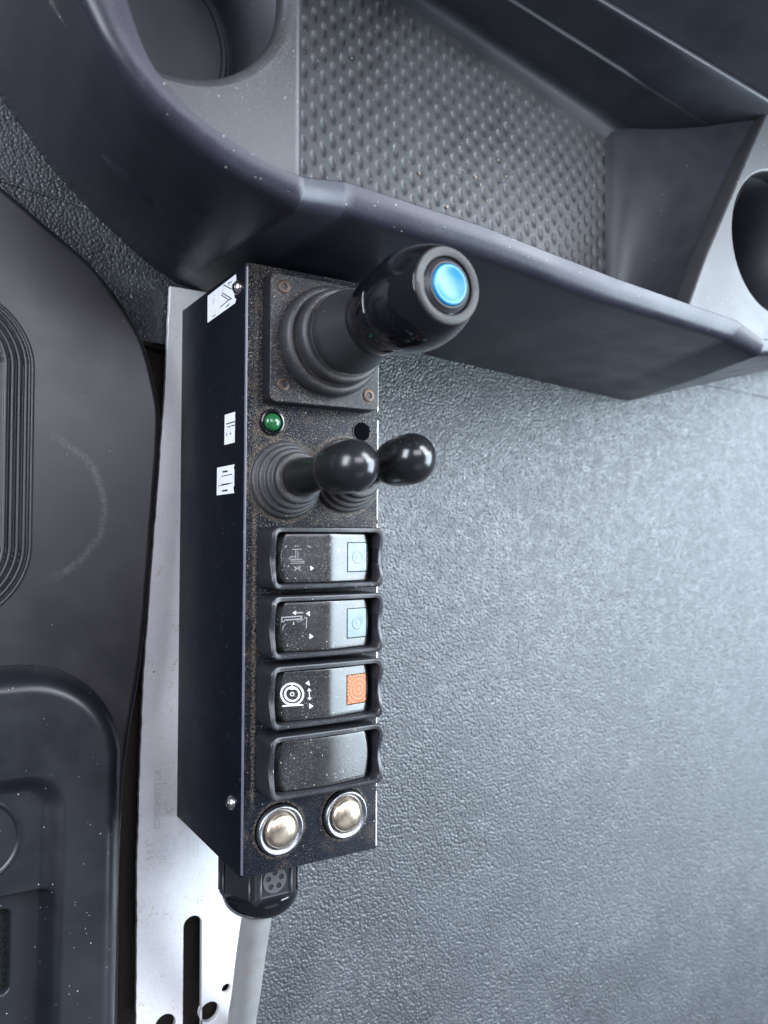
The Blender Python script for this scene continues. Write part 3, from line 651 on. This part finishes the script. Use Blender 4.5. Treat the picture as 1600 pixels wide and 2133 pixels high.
# ================================================================== CABLE
path = catmull([(24.0, -18, -40), (24, -34, -41.5), (25, -55, -50), (27.2, -80, -61.5), (29.4, -104, -72.5), (33, -140, -79), (38, -200, -79)], 10)
vs, fs = tube_mesh(path, 6.7, 28)
cb = obj('cable', vs, fs, M['cable'], smooth=True); smooth_angle(cb, 60)
tag(cb, 'thick grey cable running down from the gland below the box', 'cable')

# ================================================================== STORAGE CONSOLE
con = empty('storage_console', (120, 300, -86), 'dark moulded storage console with a dimpled tray and two cup holders beyond the box', 'console')
def LC(x, y, z): return (x-120, y-300, z+86)
left_st = [((-72, 340, 57), (-92, 338, 54), (-90, 345)), ((-70, 322, 57), (-88, 318, 54), (-82, 326)), ((-65.2, 303.8, 57), (-79.9, 300, 54), (-69, 308.5)), ((-60.2, 288.3, 57), (-73.2, 288.3, 54), (-61, 299)), ((-52.9, 273.2, 57), (-66.2, 276.3, 54), (-52, 290)),
  ((-40.9, 263.3, 57), (-54.8, 263.8, 54), (-40, 279.3)), ((-28.4, 257.6, 57), (-39.9, 254.4, 54), (-27, 269.5)), ((-15.3, 253.1, 57), (-24, 247.5, 54), (-15, 261.0)), ((-3.3, 251.3, 57), (-3.5, 241.8, 54), (-2, 254.5))]
left_st = [tuple(a)+tuple(b)+tuple(c) for a, b, c in left_st]
left_st = catmull(left_st, 5)
mid = [((16.9, 257, 50), (18.2, 246.8, 47), (16, 250)), ((76.8, 253.8, 50), (79.1, 242.8, 47), (78, 243)), ((151.3, 245.7, 50), (148, 235.2, 47), (160, 235.5)), ((238.5, 238.9, 50), (234.3, 229.7, 47), (281, 227)),
  ((254.2, 231.1, 53), (253.6, 223.3, 50.5), (312, 225)), ((278.3, 234, 53), (282.3, 228.3, 50.5), (466, 263)), ((336, 243, 53), (336, 237, 50.5), (520, 275))]
mid = [tuple(a)+tuple(b)+tuple(c) for a, b, c in mid]
def lerp(a, b, t): return tuple(p+(q-p)*t for p, q in zip(a, b))
st = list(left_st)
prev = st[-1]
for q in mid:
    st.append(lerp(prev, q, .06)); 
    for t in (.35, .65, .94): st.append(lerp(prev, q, t))
    st.append(q); prev = q
vs, fs = [], []
rows = 0
for s in st:
    i3 = Vector(s[0:3]); o3 = Vector(s[3:6]); b3 = Vector((s[6], s[7], -86.2))
    out = Vector((o3.x-i3.x, o3.y-i3.y, 0)); wdt = out.length; out.normalize()
    col = [b3]
    low = o3-Vector((0, 0, 4))
    for t in (.35, .7, .92): 
        p = b3.lerp(low, t); p += out*(1.0*sin(pi*t)); col.append(p)
    ctrl = Vector((o3.x, o3.y, i3.z+.6))+out*.2
    for k in range(9):
        t = k/8; col.append(low*(1-t)**2+ctrl*2*t*(1-t)+i3*t*t)
    col.append(i3-out*.5+Vector((0, 0, -.6))); col.append(i3-out*.7+Vector((0, 0, -3))); col.append(i3-out*1.0+Vector((0, 0, -70)))
    rows = len(col); vs += [LC(*p) for p in col]
for i in range(len(st)-1):
    for k in range(rows-1): fs.append((i*rows+k, (i+1)*rows+k, (i+1)*rows+k+1, i*rows+k+1))
cw = obj('front_wall', vs, fs, M['console'], con, smooth=True); smooth_angle(cw, 28)

# tray mat with pressed oval dimples
cols_ = {}
ax, ay, by_ = 4.62, 4.95, -10.4
def base_y(x): return 385-(x-97)*.215
def mat_z(x, y):
    u = x-20; c = round(u/ax); dmin = 9
    for cc in (c-1, c, c+1):
        xc = cc*ax; v = y-(300+cc*(ay)); v = v-round(v/10.4)*10.4
        xx = u-xc+v*.07
        d = (xx/1.6)**2+(v/3.45)**2
        dmin = min(dmin, d)
    z = -10.0
    if dmin < 1: z -= .72*(1-dmin)*sstep((base_y(x)-11-y)/9)*sstep((216-x)/6)
    return z
vs, fs = heightfield(12, 215, 238, 405, 384, 262, mat_z)
def wall_y(x): return 253.5-x*.094
fs = [f for f in fs if vs[f[0]][1] > wall_y(vs[f[0]][0])]
vs = [LC(*v) for v in vs]
obj('tray_mat', vs, fs, M['mat'], con, smooth=True)

# right and back inner walls of the tray
vs, fs = [], []
n = 18
for j in range(15):
    t = j/14; y0 = 236.5+t*150
    xe = 205.5+(y0-236)*.585; ye = y0-2
    P0 = Vector((209.5, y0, -10.0)); P1 = Vector((221+2*t, y0, -10.1)); Pm = Vector((P1.x+(xe-P1.x)*.3, y0, 6)); P2 = Vector((xe, ye, 44.6))
    for k in range(n+1):
        s = k/n; vs.append(LC(*(P0*(1-s)**3+P1*3*s*(1-s)**2+Pm*3*s*s*(1-s)+P2*s**3)))
for j in range(14):
    for k in range(n): fs.append((j*(n+1)+k, (j+1)*(n+1)+k, (j+1)*(n+1)+k+1, j*(n+1)+k+1))
smooth_angle(obj('tray_side_wall', vs, fs, M['console_in'], con, smooth=True), 60)
def back_y(x): return 367-(x-143)*.083
prof = [(-10, -10.03), (-5, -9.5), (-1.6, -7.6), (0, -4), (.3, 21), (.5, 22), (1.0, 22.5), (2.0, 22.8), (2.4, 23.6), (2.6, 46.5), (2.7, 48.8), (3.0, 49.5), (3.6, 49.8), (4.6, 49.8), (5.2, 49.4), (5.3, 48.0)]
xs = [-10, 40, 90, 140, 190, 205, 240, 300, 420]
vs = []
for x in xs:
    led = 1.0 if x < 195 else .15
    for d, z in prof:
        t = max(0, min(1, (z+10)/58)); y = (base_y(x)-2)*(1-t)+(back_y(x)-2.6)*t
        vs.append(LC(x, y+(d if d <= .3 else .3+(d-.3)*(led if d < 2.65 else 1)), z))
m = len(prof); fs = [(i*m+k, (i+1)*m+k, (i+1)*m+k+1, i*m+k+1) for i in range(len(xs)-1) for k in range(m-1)]
smooth_angle(obj('tray_back_wall', vs, fs, M['console_in'], con, smooth=True), 60)
vs = []
bp = [(7.5, 44), (8.5, 48), (11, 60), (30, 180), (40, 260)]
for x in xs:
    for d, z in bp: vs.append(LC(x, back_y(x)-5+d, z))
m = len(bp); fs = [(i*m+k, (i+1)*m+k, (i+1)*m+k+1, i*m+k+1) for i in range(len(xs)-1) for k in range(m-1)]
obj('rear_panel', vs, fs, M['console_in'], con, smooth=True)

# cup holder decks: sheet with a round opening, and a well below it
def cup_deck(outline, hole, z, bottom, label, bv=1.4):
    o = plate('cup_holder', [[(x-120, y-300) for x, y in outline], [(hole[0]-120+hole[2]*cos(2*pi*i/64), hole[1]-300+hole[2]*sin(2*pi*i/64)) for i in range(64)]], z+86-10, z+86, M['cup_panel'], con, bevel=bv, res=4)
    o['label'] = label
    r = hole[2]+1.0
    vs, fs = lathe([(r+1.0, -9), (r-.4, -9.6), (r-1.6, bottom-z+4), (r-2.5, bottom-z+1), (r-3.6, bottom-z)], 56)
    obj('well', vs, fs[:-1], M['console_in'], o, (hole[0]-120, hole[1]-300, z+86), True)
    vs, fs = lathe([(r-3.4, .2), (r-4.2, 1.2), (r-5.4, 1.2), (r-6.0, .3), (.02, .25)], 56)
    smooth_angle(obj('well_mat', vs, fs, M['console_in'], o, (hole[0]-120, hole[1]-300, bottom+86), True), 40)
lo = [(4.6, 252), (4.6, 430), (-110, 430), (-110, 340), (-73, 325), (-66, 300), (-58, 283), (-44, 268), (-28, 260), (-12, 255.5)]
cup_deck(lo, (-43, 322, 39.3), 42, -8, 'upper left cup holder deck with deep round well', 3.6)
ro = [(206, 238.5), (206.5, 243), (219.5, 269), (238.6, 301.5), (254.5, 329), (271, 356), (278, 362), (420, 345), (420, 262), (330, 241), (278, 233), (254, 230.2), (239.5, 237.8)]
cup_deck(ro, (279, 287.5, 37.4), 45, -10, 'right cup holder deck with round well at the frame edge')
# step face below the left deck
bm = bmesh.new(); box_bm(bm, 1.6-120, 4.0-120, 250-300, 430-300, -11+86, 39+86); from_bm('tray_step', bm, M['console_in'], con)

# ================================================================== LEFT SIDE PANEL WITH RUBBER BOOT
sp = empty('side_panel', (-60, 120, -95), 'smooth dark grey moulded side panel with rounded edge left of the plate', 'trim panel')
edge = catmull([(-160, 318), (-120, 300), (-81.9, 276.4), (-63.2, 263.2), (-43.4, 248.3), (-24.5, 223.4), (-16.2, 198), (-14.4, 178.9), (-17, 135.5), (-20.7, 82.1), (-26.5, 42.6), (-29.1, 9.7), (-31.1, -78.8), (-31.5, -190)], 8)
out = [(x+60, y-120) for x, y in edge]+[(-220+60, -190-120), (-220+60, 318-120)]
plate('panel', [out], 95-80, 95-66, M['side_panel'], sp, bevel=2.6, res=4)
def boot_z(x, y):
    d = -sdbox(x, y, -125, 164.5, 59, 70.5, 34)
    if d < 0: return -70.0
    z = -66.5
    if d < 1.0: return -69.5+3.0*sstep(d/1.0)*0-(0)
    k = min(4, int((d-1.0)/2.7)); f = ((d-1.0) % 2.7)/2.7 if d < 1.0+2.7*5 else 1
    z = -66.8+k*1.2+1.7*sin(pi*min(1, f*1.05)) if d < 1.0+2.7*5 else -61.2+1.6*sstep((d-14.5)/3)
    return z
vs, fs = heightfield(-185, -64, 92, 238, 300, 260, boot_z)
vs = [(x+60, y-120, z+95) for x, y, z in vs]
keep = [f for f in fs if any(vs[i][2] > 95-69.9 for i in f)]
used = sorted({i for f in keep for i in f}); mp_ = {o_: n_ for n_, o_ in enumerate(used)}
obj('rubber_boot', [vs[i] for i in used], [tuple(mp_[i] for i in f) for f in keep], M['rubber2'] if 'rubber2' in M else M['rubber'], sp, smooth=True)

# ================================================================== LOWER LEFT MOULDED HOUSING
hb = empty('moulded_housing', (-70, -40, -66), 'raised dark moulding with rounded corner and sunken pocket below the side panel', 'trim housing')
def hz(x, y):
    d = -sdbox(x, y, -131.0+ (y-20)*.008, -60, 100, 139, 42)
    z = -69+19*fillet(d, 9)
    p = -sdbox(x, y, -106.5+(y+20)*.012, -70, 49, 106, 14)
    z -= 5.5*sstep((p+2)/9.0)
    if p > 0 and y < -10: z -= 7*sstep((-10-y)/2.5)*sstep((p-1)/6)
    q = -sdbox(x, y, -96, -35, 22.5, 17, 3)
    z -= 5*sstep(q/1.5)
    return z
vs, fs = heightfield(-160, -29.5, -190, 82, 262, 420, hz)
vs = [(x+70, y+40, z+66) for x, y, z in vs]
obj('cover', vs, fs, M['housing'], hb, smooth=True)
vs, fs = lathe([(16.8, -1), (16.8, .6), (16.2, 1.2), (15.4, 1.0), (14.8, .3), (.02, .3)], 56)
smooth_angle(obj('round_plug', vs, fs, M['housing'], hb, (-87.8+70, 12.8+40, -55.6+66), True), 40)
bm = bmesh.new(); box_bm(bm, -117.5, -74.6, -51, -19, -66.4, -65.9)
for v in bm.verts: v.co += Vector((70, 40, 66))
from_bm('pocket_lining', bm, M['pocket'], hb)

# ================================================================== LOOSE CRUMBS AND LINT
rg = random.Random(11); bm = bmesh.new()
def crumb(x, y, z, r):
    m = Matrix.Translation((x, y, z+r*.55)) @ Matrix.Rotation(rg.uniform(0, 6), 4, (rg.random()-.5, rg.random()-.5, rg.random()+.1)) @ Matrix.Diagonal((r*rg.uniform(.7, 1.4), r*rg.uniform(.6, 1), r*rg.uniform(.45, .8), 1))
    g = bmesh.ops.create_icosphere(bm, subdivisions=1, radius=1, matrix=m)
    for v in g['verts']: v.co += Vector((rg.uniform(-.12, .12), rg.uniform(-.12, .12), rg.uniform(-.08, .08)))*r
for x, y in ((117, 312), (124, 303), (171.5, 303), (135, 318), (128, 296), (121, 306), (140, 311), (60, 281), (68, 276), (196, 274), (52, 343), (88, 300), (104, 288)): crumb(x, y, -10, rg.uniform(.35, .85))
for i in range(26): crumb(rg.gauss(118, 26), rg.gauss(300, 14), -10, rg.uniform(.15, .35))
for x, y in ((107, -66), (180, -20), (140, 60), (92, -150), (230, 120), (210, -90)): crumb(x, y, FZ, rg.uniform(.3, .55))
cr = from_bm('crumbs', bm, flat('crumb_tan', (.42, .34, .25, 1), .8)); tag(cr, kind='stuff')
bm = bmesh.new()
for i in range(46):                                                  # short white lint threads on the console, decks and left mouldings
    if i < 16: x, y, z = rg.uniform(-24, 0), rg.uniform(268, 330), 42.05
    elif i < 30: x, y, z = rg.uniform(-62, -20), rg.uniform(90, 235), -65.95
    else: x, y, z = rg.uniform(-54, -44), rg.uniform(-110, 48), -49.95
    if -1 > x > -85 and (x+43)**2+(y-322)**2 < 42**2 and z > 40: continue
    a = rg.uniform(0, pi); l = rg.uniform(.2, .8); w_ = .07
    d = Vector((cos(a), sin(a), 0)); nn = Vector((-d.y, d.x, 0)); c0 = Vector((x, y, z)); cm = c0+d*l*.5+nn*l*rg.uniform(-.3, .3)+Vector((0, 0, .12)); c1 = c0+d*l
    for p0, p1 in ((c0, cm), (cm, c1)):
        q = [bm.verts.new(v) for v in (p0+nn*w_, p0-nn*w_, p1-nn*w_, p1+nn*w_, p0+Vector((0, 0, w_*1.6)), p1+Vector((0, 0, w_*1.6)))]
        bm.faces.new((q[0], q[4], q[5], q[3])); bm.faces.new((q[4], q[1], q[2], q[5])); bm.faces.new((q[0], q[3], q[2], q[1]))
li = from_bm('lint', bm, flat('lint_white', (.40, .40, .40, 1), .8)); tag(li, kind='stuff')
